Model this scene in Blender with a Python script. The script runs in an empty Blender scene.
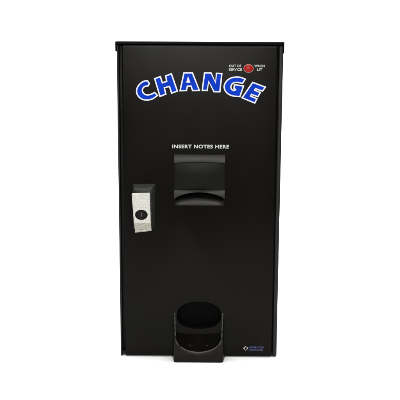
import bpy, bmesh, math
from mathutils import Matrix, Vector
from mathutils.geometry import tessellate_polygon

scene = bpy.context.scene
COL = scene.collection
MM = 0.001

# ------------------------------------------------------------------ materials
def principled(name, color, rough=0.5, metal=0.0, spec=0.5):
    m = bpy.data.materials.new(name)
    m.use_nodes = True
    nt = m.node_tree
    b = nt.nodes['Principled BSDF']
    b.inputs['Base Color'].default_value = (*color, 1)
    b.inputs['Roughness'].default_value = rough
    b.inputs['Metallic'].default_value = metal
    b.inputs['Specular IOR Level'].default_value = spec
    return m, nt, b

def grain(nt, b, scale, strength, rough_lo=None, rough_hi=None, rscale=9.0,
          dist=0.0004, col_a=None, col_b=None, cscale=20.0, cdetail=4.0, spread=(0.35, 0.65)):
    tc = nt.nodes.new('ShaderNodeTexCoord')
    n = nt.nodes.new('ShaderNodeTexNoise')
    n.inputs['Scale'].default_value = scale
    n.inputs['Detail'].default_value = 3
    nt.links.new(tc.outputs['Object'], n.inputs['Vector'])
    bp = nt.nodes.new('ShaderNodeBump')
    bp.inputs['Strength'].default_value = strength
    bp.inputs['Distance'].default_value = dist
    nt.links.new(n.outputs['Fac'], bp.inputs['Height'])
    nt.links.new(bp.outputs['Normal'], b.inputs['Normal'])
    if rough_lo is not None:
        r = nt.nodes.new('ShaderNodeTexNoise')
        r.inputs['Scale'].default_value = rscale
        r.inputs['Detail'].default_value = 5
        nt.links.new(tc.outputs['Object'], r.inputs['Vector'])
        mr = nt.nodes.new('ShaderNodeMapRange')
        mr.inputs['From Min'].default_value = 0.3
        mr.inputs['From Max'].default_value = 0.7
        mr.inputs['To Min'].default_value = rough_lo
        mr.inputs['To Max'].default_value = rough_hi
        nt.links.new(r.outputs['Fac'], mr.inputs['Value'])
        nt.links.new(mr.outputs['Result'], b.inputs['Roughness'])
    if col_a is not None:
        c = nt.nodes.new('ShaderNodeTexNoise')
        c.inputs['Scale'].default_value = cscale
        c.inputs['Detail'].default_value = cdetail
        nt.links.new(tc.outputs['Object'], c.inputs['Vector'])
        cr = nt.nodes.new('ShaderNodeValToRGB')
        cr.color_ramp.elements[0].position = spread[0]
        cr.color_ramp.elements[1].position = spread[1]
        cr.color_ramp.elements[0].color = (*col_a, 1)
        cr.color_ramp.elements[1].color = (*col_b, 1)
        nt.links.new(c.outputs['Fac'], cr.inputs['Fac'])
        nt.links.new(cr.outputs['Color'], b.inputs['Base Color'])

M = {}
M['door'], nt, b = principled('black_powder_coat', (.003, .0026, .002), .32, 0, .085)
grain(nt, b, 900, .10, .26, .36, 4.5, .0003, (.0017, .0014, .0010), (.0028, .0023, .0017), 5, 6)
M['body'], nt, b = principled('black_textured_paint', (.007, .0065, .006), .5, 0, .22)
grain(nt, b, 420, .5, .42, .6, 12, .0008, (.0045, .0042, .0039), (.0095, .009, .0083), 260, 6)
M['cap'], nt, b = principled('black_cap_paint', (.0016, .0016, .0015), .4, 0, .06)
grain(nt, b, 700, .15, .35, .5, 12)
M['plastic'], nt, b = principled('black_moulded_plastic', (.022, .021, .018), .42, 0, .16)
grain(nt, b, 600, .2, .36, .5, 20, .0004, (.017, .0164, .0142), (.023, .0222, .0195), 40, 5)
M['bracket'], nt, b = principled('gunmetal_bracket', (.03, .03, .028), .38, 0, .2)
grain(nt, b, 500, .25, .32, .46, 30, .0005, (.016, .016, .0148), (.024, .024, .0226), 120, 5)
M['panel'], nt, b = principled('smoked_face_plastic', (.0048, .0046, .0038), .4, 0, .09)
grain(nt, b, 500, .08, .36, .44, 12)
M['zinc'], nt, b = principled('rough_zinc_bend_shade', (.3, .29, .24), .6, .3, .4)  # rough zinc; shade of the downward bend is put into its colour
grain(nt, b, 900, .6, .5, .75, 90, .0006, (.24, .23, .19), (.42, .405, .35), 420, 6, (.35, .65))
M['cup'], nt, b = principled('black_cup_plastic', (.008, .007, .0055), .36, 0, .13)
grain(nt, b, 260, .15, .3, .46, 25, .0006, (.0028, .0023, .0014), (.0056, .0046, .0030), 60, 5)
M['rim'], nt, b = principled('cup_rim_highlight', (.03, .028, .022), .35, 0, .4)  # highlight along the cup rim, painted in as a paler mottled tone
grain(nt, b, 300, .3, .3, .45, 25, .0006, (.012, .011, .008), (.06, .057, .047), 130, 6)
M['dark'], nt, b = principled('unlit_black_interior', (.0022, .0020, .0019), .8, 0, .04)
grain(nt, b, 300, .2)
M['floorshade'], nt, b = principled('cup_floor_shade_black', (.0012, .0010, .0007), .7, 0, .03)  # shade inside the cup, put into the floor as a darker black
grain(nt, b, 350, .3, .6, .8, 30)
M['steel'], nt, b = principled('brushed_zinc_plate', (.62, .61, .54), .55, .35, .5)
grain(nt, b, 500, .3, .45, .7, 90, .0005, (.34, .34, .31), (.60, .60, .56), 380, 8, (.30, .70))
M['lockface'], nt, b = principled('dark_lock_face', (.004, .0036, .003), .4, 0, .14)
grain(nt, b, 400, .1)
M['blue'], nt, b = principled('blue_vinyl', (.001, .02, .42), .4, 0, .03)
grain(nt, b, 300, .05, None, None, 9, .0003, (.0004, .024, .35), (.0008, .036, .44), 30, 3)
M['white'], nt, b = principled('white_vinyl', (.60, .61, .66), .45, 0, .25)
grain(nt, b, 300, .05)
M['print'], nt, b = principled('white_screen_print', (.48, .48, .47), .5, 0, .2)
grain(nt, b, 300, .05)
M['badge'], nt, b = principled('pale_grey_print', (.30, .295, .28), .5, 0, .2)
grain(nt, b, 300, .05)
M['badgetext'], nt, b = principled('violet_grey_print', (.07, .075, .19), .5, 0, .2)
grain(nt, b, 300, .05)
M['red'], nt, b = principled('red_lens', (.3, .006, .008), .3, 0, .2)
grain(nt, b, 250, .25, None, None, 9, .0006, (.26, .003, .002), (.34, .006, .004), 180, 3)
M['ring'], nt, b = principled('pale_lamp_ring', (.34, .22, .17), .4, 0, .3)
grain(nt, b, 300, .1)
M['rivet'], nt, b = principled('dull_rivet', (.07, .065, .055), .4, .6, .5)
grain(nt, b, 500, .2)
M['sweep'], nt, b = principled('white_backdrop_paper', (.88, .88, .88), 1.0, 0, 0)
grain(nt, b, 60, .03, None, None, 9, .0005, (.87, .87, .87), (.89, .89, .89), 3, 3)

# ------------------------------------------------------------------ helpers
def link(name, bm, mats, parent=None, smooth=None, label=None):
    bmesh.ops.recalc_face_normals(bm, faces=bm.faces)
    me = bpy.data.meshes.new(name)
    bm.to_mesh(me); bm.free()
    for m in (mats if isinstance(mats, (list, tuple)) else [mats]):
        me.materials.append(m)
    if smooth:
        for p in me.polygons: p.use_smooth = True
        me.set_sharp_from_angle(angle=math.radians(smooth))
    o = bpy.data.objects.new(name, me)
    COL.objects.link(o)
    if parent is not None: o.parent = parent
    if label: o['label'] = label
    return o

def add_box(bm, x0, x1, y0, y1, z0, z1, r=0.0, seg=2):
    t = bmesh.new()
    v = [t.verts.new((x, y, z)) for x in (x0, x1) for y in (y0, y1) for z in (z0, z1)]
    for f in ((0,1,3,2),(4,6,7,5),(0,4,5,1),(2,3,7,6),(0,2,6,4),(1,5,7,3)):
        t.faces.new([v[i] for i in f])
    bmesh.ops.recalc_face_normals(t, faces=t.faces)
    if r > 0:
        bmesh.ops.bevel(t, geom=t.edges[:], offset=r, segments=seg, profile=.5, affect='EDGES')
    merge(bm, t)

def merge(bm, t):
    me = bpy.data.meshes.new('tmp'); t.to_mesh(me); t.free()
    bm.from_mesh(me); bpy.data.meshes.remove(me)

def rrect(x0, x1, z0, z1, r, n=5):
    pts = []
    for cx, cz, a0 in ((x1-r, z1-r, 0), (x0+r, z1-r, 90), (x0+r, z0+r, 180), (x1-r, z0+r, 270)):
        for k in range(n+1):
            a = math.radians(a0 + 90*k/n)
            pts.append((cx+r*math.cos(a), cz+r*math.sin(a)))
    return pts

def oval(cx, cz, rx, rz, n=40):
    return [(cx+rx*math.cos(2*math.pi*k/n), cz+rz*math.sin(2*math.pi*k/n)) for k in range(n)]

def tess(bm, loops, y, mat=0):
    """flat sheet (holes allowed) at depth y; returns its vertex loops"""
    vl = [[bm.verts.new((x, y, z)) for x, z in lp] for lp in loops]
    flat = [v for lp in vl for v in lp]
    for t in tessellate_polygon([[Vector((x, z, 0)) for x, z in lp] for lp in loops]):
        try:
            f = bm.faces.new([flat[i] for i in t]); f.material_index = mat
        except ValueError:
            pass
    return vl

def bridge(bm, a, b, mat=0):
    n = len(a)
    for i in range(n):
        f = bm.faces.new((a[i], a[(i+1) % n], b[(i+1) % n], b[i])); f.material_index = mat

def ring_verts(bm, pts, y):
    return [bm.verts.new((x, y, z)) for x, z in pts]

def oval_lathe(bm, cx, cz, rx, rz, profile, n=48, mat=0):
    """profile: (scale, y) from the rim in; last ring is capped"""
    prev = None
    for s, y in profile:
        cur = ring_verts(bm, oval(cx, cz, rx*s, rz*s, n), y)
        if prev: bridge(bm, prev, cur, mat)
        prev = cur
    f = bm.faces.new(prev); f.material_index = mat

def area2(p):
    return sum(p[i][0]*p[(i+1) % len(p)][1] - p[(i+1) % len(p)][0]*p[i][1] for i in range(len(p)))

def outset(p, d):
    if area2(p) < 0: p = p[::-1]
    n = len(p); out = []
    for i in range(n):
        a, c, e = Vector(p[i-1]), Vector(p[i]), Vector(p[(i+1) % n])
        u = (c-a).normalized(); v = (e-c).normalized()
        nu, nv = Vector((u.y, -u.x)), Vector((v.y, -v.x))
        h = (nu+nv)
        h = h.normalized() if h.length > 1e-6 else nu
        k = d/max(.62, h.dot(nu))
        out.append((c.x+h.x*k, c.y+h.y*k))
    return out

def smooth_poly(p, corner=38, sub=4):
    n = len(p); P = [Vector(q) for q in p]
    def is_corner(i):
        u, v = P[i]-P[i-1], P[(i+1) % n]-P[i]
        return abs(math.degrees(u.angle_signed(v))) > corner
    C = [is_corner(i) for i in range(n)]
    out = []
    for i in range(n):
        j = (i+1) % n
        if (P[j]-P[i]).length < .0035 or (C[i] and C[j]):
            out.append(tuple(P[i])); continue
        ti = (P[j]-P[i]) if C[i] else (P[j]-P[i-1])*.5
        tj = (P[j]-P[i]) if C[j] else (P[(j+1) % n]-P[i])*.5
        L = (P[j]-P[i]).length
        ti = ti.normalized()*L; tj = tj.normalized()*L
        for k in range(sub):
            t = k/sub
            q = (2*t**3-3*t*t+1)*P[i] + (t**3-2*t*t+t)*ti + (-2*t**3+3*t*t)*P[j] + (t**3-t*t)*tj
            out.append(tuple(q))
    return out

def text_sheet(bm, body, x0, x1, z0, z1, y, bold=.012, space=1.0, mat=0):
    """words printed in the rectangle x0..x1, z0..z1 (cap height) on the front"""
    cu = bpy.data.curves.new('txt', 'FONT')
    cu.body = body; cu.size = 1; cu.offset = bold; cu.space_character = space
    o = bpy.data.objects.new('txt', cu); COL.objects.link(o)
    dg = bpy.context.evaluated_depsgraph_get(); dg.update()
    me = bpy.data.meshes.new_from_object(o.evaluated_get(dg))
    xs = [v.co.x for v in me.vertices]; ys = [v.co.y for v in me.vertices]
    a, c, e, g = min(xs), max(xs), min(ys), max(ys)
    for v in me.vertices:
        v.co = (x0+(v.co.x-a)/(c-a)*(x1-x0), y, z0+(v.co.y-e)/(g-e)*(z1-z0))
    k0 = len(bm.faces)
    bm.from_mesh(me)
    bm.faces.ensure_lookup_table()
    for f in bm.faces[k0:]: f.material_index = mat
    bpy.data.meshes.remove(me); bpy.data.objects.remove(o); bpy.data.curves.remove(cu)

# outlines of the six capitals on the door (mm, x across, z up)
GLYPH = {
'C':[(-114.2,626.7),(-118.3,626.4),(-123.6,624.0),(-128.8,619.8),(-133.1,614.1),(-135.0,607.9),(-134.3,601.2),(-130.8,595.4),(-124.9,591.1),(-117.6,589.2),(-110.5,589.6),(-102.6,592.0),(-94.5,597.5),(-98.1,601.3),(-104.1,598.3),(-110.1,596.6),(-115.7,596.6),(-120.9,598.6),(-124.7,602.8),(-126.3,608.3),(-124.8,613.5),(-121.0,617.4),(-116.4,619.0),(-112.9,619.6),(-111.3,622.5)],
'H':[(-95.2,632.1),(-86.5,635.2),(-82.2,622.2),(-69.4,626.1),(-71.6,637.9),(-62.6,641.3),(-50.9,608.1),(-59.8,604.8),(-64.3,619.1),(-79.0,615.0),(-75.8,601.4),(-85.0,597.8)],
'A':[(-32.8,643.8),(-17.2,643.9),(-3.3,610.1),(-14.1,610.0),(-17.6,619.6),(-28.3,619.5),(-30.4,609.9),(-40.3,609.6)],
'N':[(11.8,644.0),(23.3,643.9),(34.7,622.1),(37.4,643.2),(45.4,642.9),(41.9,607.8),(31.9,607.8),(18.7,630.8),(14.7,610.5),(7.6,610.5)],
'G':[(95.3,632.1),(88.9,634.5),(82.1,635.6),(74.0,635.1),(67.0,633.1),(61.2,629.3),(56.7,623.6),(54.6,617.2),(56.1,610.5),(60.8,604.4),(67.6,600.4),(75.8,598.4),(85.8,597.7),(92.2,616.8),(76.6,618.9),(76.0,613.8),(80.0,612.5),(79.2,609.0),(76.4,607.3),(71.6,607.3),(67.8,609.7),(65.7,614.6),(66.3,619.7),(69.0,624.4),(73.0,626.9),(78.8,627.9),(84.9,627.5),(91.5,626.0)],
'E':[(115.1,623.9),(139.0,615.3),(135.1,610.0),(119.5,615.2),(116.3,608.4),(128.6,603.7),(125.3,597.9),(110.9,603.1),(107.7,595.7),(121.5,590.3),(118.7,584.4),(94.7,594.1)],
}

# ------------------------------------------------------------------ setting: white paper sweep
bm = bmesh.new()
prof = [(-1.25, 0), (-.8, 0), (-.3, 0), (.3, 0), (.9, 0), (1.4, 0)]
for k in range(1, 13):
    a = math.radians(90*k/12)
    prof.append((1.4+.8*math.sin(a), .8-.8*math.cos(a)))
prof += [(2.2, 1.4), (2.2, 2.2), (2.2, 3.0)]
xs = [-3.0+.5*k for k in range(13)]
grid = [[bm.verts.new((x, y, z)) for x in xs] for y, z in prof]
for i in range(len(prof)-1):
    for j in range(len(xs)-1):
        bm.faces.new((grid[i][j], grid[i][j+1], grid[i+1][j+1], grid[i+1][j]))
sweep = link('studio_backdrop', bm, M['sweep'], smooth=60)
sweep['kind'] = 'structure'

# ------------------------------------------------------------------ the machine
machine = bpy.data.objects.new('change_machine', None)
COL.objects.link(machine)
machine.location = (0, 0, .0005)
machine['label'] = 'tall black money change machine with arched blue CHANGE lettering, lock plate and coin cup'
machine['category'] = 'change machine'

# cabinet: sides, back, bottom, rolled front flanges round the door
bm = bmesh.new()
add_box(bm, -.1795, -.1755, .0, .285, .001, .7030, .0013)           # left side
add_box(bm, .1702, .1795, -.0008, .012, .001, .7030, .0030, 4)      # rolled flange at the right
add_box(bm, .1755, .1792, .008, .285, .0012, .7028, .0010)          # right side
add_box(bm, -.1757, .1757, .281, .2848, .0014, .7026, .0008)        # back
add_box(bm, -.1757, .1757, .0215, .281, .0013, .0050, .0008)
add_box(bm, -.1756, -.1690, .0060, .0212, .0012, .0100, .0008)
add_box(bm, .1680, .1703, .0040, .0212, .0011, .0100, .0005)         # bottom
add_box(bm, -.1757, .1757, .024, .0265, .0052, .7020, 0)            # inner bulkhead behind the door
cabinet = link('cabinet', bm, M['body'], machine, 40)

# cap
bm = bmesh.new()
add_box(bm, -.1824, .1815, -.0030, .290, .7042, .7104, .0026, 4)
add_box(bm, -.1822, -.1798, -.0018, .288, .6892, .7060, .0010, 3)
add_box(bm, .1797, .1810, -.0018, .288, .6860, .7060, .0006, 3)
link('top_cap', bm, M['cap'], machine, 50)

# door: pressed panel with rounded edges, two openings
DX0, DX1, DZ0, DZ1 = -.1682, .1676, .0015, .7028
note_hole = rrect(-.0520, .0526, .3570, .4640, .002)
def blob(cx, cz, rx, rz, n=2.3, m=56):
    out = []
    for k in range(m):
        a = 2*math.pi*k/m; c, q = math.cos(a), math.sin(a)
        out.append((cx+rx*math.copysign(abs(c)**(2/n), c), cz+rz*math.copysign(abs(q)**(2/n), q)))
    return out
coin_hole = blob(.0005, .0985, .0495, .0315)
bm = bmesh.new()
R_ = .0026
prev = None
for k in range(5):
    a = math.radians(90*k/4)
    ins, y = R_*(1-math.sin(a)), -.002+R_*(1-math.cos(a))
    pts = rrect(DX0+ins, DX1-ins, DZ0+ins, DZ1-ins, .003)
    if k == 0:
        coin_edge = blob(.0005, .0985, .0525, .0345)
        vl = tess(bm, [pts, note_hole, coin_edge], y)
        lip1 = ring_verts(bm, blob(.0005, .0985, .0508, .0328), -.0016); bridge(bm, vl[2], lip1)
        lip2 = ring_verts(bm, blob(.0005, .0985, .0498, .0318), -.0004); bridge(bm, lip1, lip2); vl[2] = lip2
        prev = vl[0]
        for hv, hp in zip(vl[1:], (note_hole, coin_hole)):
            bridge(bm, hv, ring_verts(bm, hp, .0015))
    else:
        cur = ring_verts(bm, pts, y); bridge(bm, prev, cur); prev = cur
cur = ring_verts(bm, rrect(DX0, DX1, DZ0, DZ1, .003), .018)
bridge(bm, prev, cur)
door = link('door', bm, M['door'], machine, 35)

Y1, Y2 = -.00225, -.0026
for ch in 'CHANGE':
    bm = bmesh.new()
    core = smooth_poly([(x*MM, z*MM-.0018) for x, z in GLYPH[ch]])
    core = outset(core, .0004)
    back = outset(core, .0029)
    for pts, ya, yb, mi in ((back, Y1, -.00195, 0), (core, Y2, -.0022, 1)):
        loops = [pts]
        if ch == 'A' and mi == 1:
            loops.append([(-.0254, .6373), (-.0200, .6232), (-.0295, .6230)])
        vl = tess(bm, loops, ya, mi)
        bridge(bm, vl[0], ring_verts(bm, pts, yb), mi)
    link('letter', bm, [M['white'], M['blue']], door, label='blue capital %s with a white outline' % ch)

bm = bmesh.new()
text_sheet(bm, 'INSERT NOTES HERE', -.0597, .0650, .4808, .4890, Y1, .030, 1.10)
link('instruction_lettering', bm, M['print'], door)
bm = bmesh.new()
text_sheet(bm, 'OUT OF', .0630, .0893, .6568, .6619, Y1, .02, 1.05)
text_sheet(bm, 'SERVICE', .0625, .0905, .6491, .6542, Y1, .02, 1.05)
link('status_lettering', bm, M['print'], door, label='white words OUT OF SERVICE left of the red lamp')
bm = bmesh.new()
text_sheet(bm, 'WHEN', .1172, .1395, .6568, .6619, Y1, .02, 1.05)
text_sheet(bm, 'LIT', .1232, .1345, .6493, .6544, Y1, .02, 1.1)
link('status_lettering', bm, M['print'], door, label='white words WHEN LIT right of the red lamp')

# service lamp
bm = bmesh.new()
oval_lathe(bm, .1049, .6540, .0110, .0090, [(1.0, -.002), (1.0, -.0032), (.94, -.0038), (.86, -.0036), (.82, -.0024)])
lamp = link('service_lamp', bm, M['ring'], machine, 40)
bm = bmesh.new()
oval_lathe(bm, .1049, .6538, .0096, .0078, [(1.0, -.0024), (1.0, -.0042), (.93, -.0058), (.78, -.0070), (.5, -.0079), (.2, -.0082)])
link('lens', bm, M['red'], lamp, 40)

# maker's badge
bm = bmesh.new()
def sheet(pts):
    pts = [(x-.0024, z+.0020) for x, z in pts]; vl = tess(bm, [pts], Y1); bridge(bm, vl[0], ring_verts(bm, pts, -.00195))
sheet([(.1042, .0192), (.1092, .0240), (.1118, .0246), (.1078, .0180), (.1092, .0146)])
sheet([(.1128, .0242), (.1166, .0196), (.1108, .0137), (.1098, .0142), (.1132, .0192)])
link('maker_emblem', bm, M['badge'], door)
bm = bmesh.new()
text_sheet(bm, 'AMERICAN', .1156, .1490, .0216, .0260, Y1, .02, 1.05)
text_sheet(bm, 'CHANGER', .1156, .1478, .0158, .0202, Y1, .02, 1.08)
link('maker_lettering', bm, M['badgetext'], door)

# note acceptor: hood, face and arched slot
def loft(bm, sections, mat=0):
    rows = [[bm.verts.new(p) for p in s] for s in sections]
    n = len(rows[0])
    for a, c in zip(rows, rows[1:]):
        for i in range(n):
            f = bm.faces.new((a[i], a[(i+1) % n], c[(i+1) % n], c[i])); f.material_index = mat
    for r in (rows[0], rows[-1]): bm.faces.new(r)

bm = bmesh.new()
secs = []; lips = []
N = 28
for k in range(N+1):
    u = k/N; x = -.0555+(.0563+.0555)*u
    w = 2*u-1; arch = 1-w*w
    zl = .3712 + .0148*arch**.85
    hb = .4505 + .0022*arch
    hy = -.0150 + .0020*arch
    hood_p = ((.0085, .4672), (-.0030, .4672), (hy+.0006, hb+.0012), (hy, hb), (hy+.0012, hb-.0010), (-.0052, hb-.0022), (.0085, hb-.0022))
    zc = .3888
    lip_p = ((.0085, zc), (-.0062, zc), (-.0072, zc-.0006), (-.0150, zl+.0006), (-.0153, zl-.0002), (-.0140, zl-.0012), (.0085, zl-.0008))
    secs.append([(x, y, z) for y, z in hood_p]); lips.append([(x, y, z) for y, z in lip_p])
loft(bm, secs)
acceptor = link('note_acceptor', bm, M['plastic'], machine, 60)
bm = bmesh.new(); loft(bm, lips)
link('upper_lip', bm, M['plastic'], acceptor, 50)
bm = bmesh.new()
add_box(bm, -.0553, .0561, -.0050, .0084, .3889, .4500, .0008)
link('face_panel', bm, M['panel'], acceptor, 40)
bm = bmesh.new(); secs = []
for k in range(N+1):
    u = k/N; x = -.0540+(.0548+.0540)*u
    w = 2*u-1; arch = 1-w*w
    zt = .3628 + .0085*arch**.8
    e = min(1.0, (1-abs(w))/.10); e = e*e*(3-2*e)
    yf = -.0065-.0120*e
    secs.append([(x, y, z) for y, z in (
        (.0085, zt), (-.0050-.0020*e, zt), (-.0062-.0022*e, zt-.0006), (yf, .3590), (yf-.0004, .3580), (yf+.0006, .3566), (-.0030, .3535), (.0085, .3535))])
loft(bm, secs)
link('lower_lip', bm, M['plastic'], acceptor, 32)
bm = bmesh.new()
pts = rrect(-.0535, .0541, .3555, .4655, .002)
a = ring_verts(bm, pts, .0018); c = ring_verts(bm, pts, .0225); bridge(bm, a, c); bm.faces.new(c)
link('slot_throat', bm, M['dark'], acceptor)

# lock: tapered black housing, zinc hasp plate, oval lock cylinder
bm = bmesh.new()
base = [(-.1478, .3000), (-.0985, .3000), (-.0962, .4026), (-.1475, .4020)]
front = [(-.1428, .3040), (-.1056, .3040), (-.1050, .3925), (-.1425, .3915)]
back = [bm.verts.new((x, -.0016, z)) for x, z in base]
fr = [bm.verts.new((x, -.0220, z)) for x, z in front]
bridge(bm, back, fr); bm.faces.new(fr); bm.faces.new(back)
bmesh.ops.bevel(bm, geom=bm.edges[:], offset=.0016, segments=3, profile=.5, affect='EDGES')
add_box(bm, -.1398, -.1080, -.0300, -.0200, .3220, .3780, .001)
add_box(bm, -.1075, -.1035, -.0245, -.0200, .3560, .3640, .0008)
add_box(bm, -.1075, -.1035, -.0245, -.0200, .3360, .3420, .0008)
add_box(bm, -.1440, -.1412, -.0285, -.0200, .3830, .3920, .0006)
lock = link('lock_housing', bm, M['bracket'], machine, 40)
bm = bmesh.new()
TL, TR = (-.1462, .3842), (-.1078, .3858)
ML, MR = (-.1420, .3200), (-.1064, .3216)
BL, BR = (-.1406, .2962), (-.1056, .3004)
hole = oval(-.1261, .3377, .0138, .0114, 48)
yf, th = -.0345, .0032
def rc(p, q, r, k=4):
    """round the corner p-q-r"""
    P, Q, S = Vector(p), Vector(q), Vector(r)
    a = Q+(P-Q).normalized()*.0016; c = Q+(S-Q).normalized()*.0016
    return [tuple(a*(1-t)**2+Q*2*t*(1-t)+c*t*t) for t in [i/k for i in range(k+1)]]
up = [MR]+rc(MR, TR, TL)+rc(TR, TL, ML)+[ML]
vl = tess(bm, [up, hole], yf)
e = .0006
upc = Vector((-.126, .35))
def grow(pts, d):
    return outset(pts, d) if area2(pts) > 0 else outset(pts, d)[::-1]
o1 = ring_verts(bm, grow(up, e), yf+e); o2 = ring_verts(bm, grow(up, e), yf+th)
bridge(bm, vl[0], o1); bridge(bm, o1, o2)
bridge(bm, vl[1], ring_verts(bm, hole, yf+th))
rows = []
for t, dy in ((0, 0), (.06, .0008), (.5, .0058), (.86, .0098), (.95, .0098), (1.0, .0080)):
    l = Vector(ML).lerp(Vector(BL), t); r = Vector(MR).lerp(Vector(BR), t)
    rows.append(((l.x-e, yf+dy, l.y), (r.x+e, yf+dy, r.y), (r.x+e, yf+dy+th, r.y), (l.x-e, yf+dy+th, l.y)))
loft(bm, rows)
bm.faces.ensure_lookup_table()
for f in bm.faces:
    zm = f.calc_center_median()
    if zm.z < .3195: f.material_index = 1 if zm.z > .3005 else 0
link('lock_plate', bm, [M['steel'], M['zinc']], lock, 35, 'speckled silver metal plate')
bm = bmesh.new()
oval_lathe(bm, -.1261, .3377, .0137, .0113, [(1.0, -.0300), (1.0, -.0336), (.90, -.0340), (.84, -.0322), (.62, -.0322), (.58, -.0334), (.30, -.0338)])
add_box(bm, -.1271, -.1251, -.0345, -.0330, .3338, .3416, .0003)
bm.faces.ensure_lookup_table()
for f in bm.faces:
    if abs(f.calc_center_median().x+.1261) < .0012 and abs(f.calc_center_median().z-.3377) < .0042 and len(f.verts) < 10: f.material_index = 1
link('lock_cylinder', bm, [M['lockface'], M['rivet']], lock, 40)

# coin cup: thin moulded trough with a U shaped cut-out front
bm = bmesh.new()
def plan(inset):
    P = []
    n = 8
    for k in range(n+1):
        t = k/n; P.append(('s', -1, t))
    m = 40
    for k in range(m+1):
        P.append(('f', math.cos(math.pi*(1-k/m)), 0))
    for k in range(n+1):
        P.append(('s', 1, 1-k/n))
    bot, top = [], []
    for kind, s, t in P:
        if kind == 's':
            xo = .0605-.0050*t; xt = .0562-.0024*t; y = -.0020-.0315*t
            zt = .1045-.0445*t**.9
            bot.append((s*(xo-inset), y, .0002)); top.append((s*(xt-inset), y, zt))
        else:
            x = .0536*s
            c = max(0.0, (abs(s)-.90)/.10)
            y = -.0365+.0028*c*c+inset
            zt = .0238+.0362*(1-math.sqrt(max(0, 1-s*s)))
            xb = .0553*s
            bot.append((xb*(1-inset/.0553), y, .0002)); top.append((x*(1-inset/.0536), y, zt))
    return bot, top
b0, t0 = plan(0); b1, t1 = plan(.0028)
V = lambda L_: [bm.verts.new(p) for p in L_]
def mid(L_, K_, f): return [tuple(Vector(p).lerp(Vector(q), f)) for p, q in zip(L_, K_)]
vb0 = V(b0); vm = V(mid(b0, t0, .5)); vt0 = V([(x, y, z-.0006) for x, y, z in t0])
vr = V([tuple(Vector(p).lerp(Vector(q), .5)+Vector((0, 0, .0007))) for p, q in zip(t0, t1)])
vt1 = V([(x, y, z-.0006) for x, y, z in t1]); vb1 = V(b1)
strips = [vb0, vm, vt0, vr, vt1, vb1]
for a, c in zip(strips, strips[1:]):
    for i in range(len(a)-1):
        f = bm.faces.new((a[i], a[i+1], c[i+1], c[i]))
        f.material_index = 1 if vr in (a, c) else 0
for i in range(len(vb0)-1):
    bm.faces.new((vb0[i], vb0[i+1], vb1[i+1], vb1[i]))
cup = link('coin_cup', bm, [M['cup'], M['rim']], machine, 60)
# sloping floor of the cup and the plate behind it
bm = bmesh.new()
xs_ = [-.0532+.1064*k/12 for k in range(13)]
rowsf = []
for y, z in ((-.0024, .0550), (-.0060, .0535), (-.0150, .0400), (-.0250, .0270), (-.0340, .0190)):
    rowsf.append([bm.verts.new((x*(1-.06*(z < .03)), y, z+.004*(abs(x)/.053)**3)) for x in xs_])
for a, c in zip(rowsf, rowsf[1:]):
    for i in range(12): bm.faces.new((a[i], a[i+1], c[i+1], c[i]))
link('cup_floor', bm, M['floorshade'], cup, 50)
for sx in (-1, 1):
    bm = bmesh.new()
    r = bmesh.ops.create_uvsphere(bm, u_segments=16, v_segments=8, radius=.0016)
    bmesh.ops.translate(bm, vec=(sx*.0193, -.0205, .0335), verts=bm.verts)
    link('rivet', bm, M['rivet'], cup, 60)
# coin chute behind the opening
bm = bmesh.new()
a = ring_verts(bm, blob(.0005, .0985, .0505, .0325), .0018)
c = ring_verts(bm, blob(.0005, .0985, .0475, .0295), .0225)
bridge(bm, a, c); bm.faces.new(c)
link('coin_chute', bm, M['dark'], machine, 40)

# ------------------------------------------------------------------ camera
cam = bpy.data.cameras.new('camera')
co = bpy.data.objects.new('camera', cam); COL.objects.link(co)
p, yw, ro = -0.165013, -0.008350, 0.004642
F = Vector((math.sin(yw)*math.cos(p), math.cos(yw)*math.cos(p), math.sin(p)))
Rt = F.cross(Vector((0, 0, 1))).normalized(); Up = Rt.cross(F)
R2 = Rt*math.cos(ro)+Up*math.sin(ro); U2 = -Rt*math.sin(ro)+Up*math.cos(ro)
mw = Matrix((R2, U2, -F)).transposed().to_4x4()
mw.translation = Vector((.015, -1.6, .63262))
co.matrix_world = mw
cam.sensor_width = 36; cam.lens = 65.65
cam.clip_start = .05; cam.clip_end = 100
scene.camera = co

LIGHT = (110, 95, 48, .04)
# ------------------------------------------------------------------ studio light
def softbox(name, loc, target, sx, sy, power, color=(1, 1, 1)):
    l = bpy.data.lights.new(name, 'AREA')
    l.shape = 'RECTANGLE'; l.size = sx; l.size_y = sy; l.energy = power; l.color = color
    o = bpy.data.objects.new(name, l); COL.objects.link(o)
    o.location = loc
    o.rotation_euler = (Vector(target)-Vector(loc)).to_track_quat('-Z', 'Y').to_euler()
    return o
softbox('overhead_softbox', (0, -.15, 2.5), (0, -.15, 0), 2.6, 2.0, LIGHT[0])
softbox('backdrop_softbox', (0, .75, 2.3), (0, 2.2, .6), 5.0, .8, LIGHT[1])
softbox('front_softbox', (-.1, -2.6, 1.08), (0, 0, .45), 1.8, .30, LIGHT[2], (1, .985, .95))

w = bpy.data.worlds.new('World'); scene.world = w
w.use_nodes = True
w.node_tree.nodes['Background'].inputs['Color'].default_value = (1, 1, 1, 1)
w.node_tree.nodes['Background'].inputs['Strength'].default_value = LIGHT[3]

scene.render.engine = 'CYCLES'
scene.cycles.use_denoising = True
scene.cycles.max_bounces = 8
scene.view_settings.view_transform = 'Standard'
scene.view_settings.look = 'None'
scene.view_settings.exposure = 0
scene.view_settings.gamma = 1
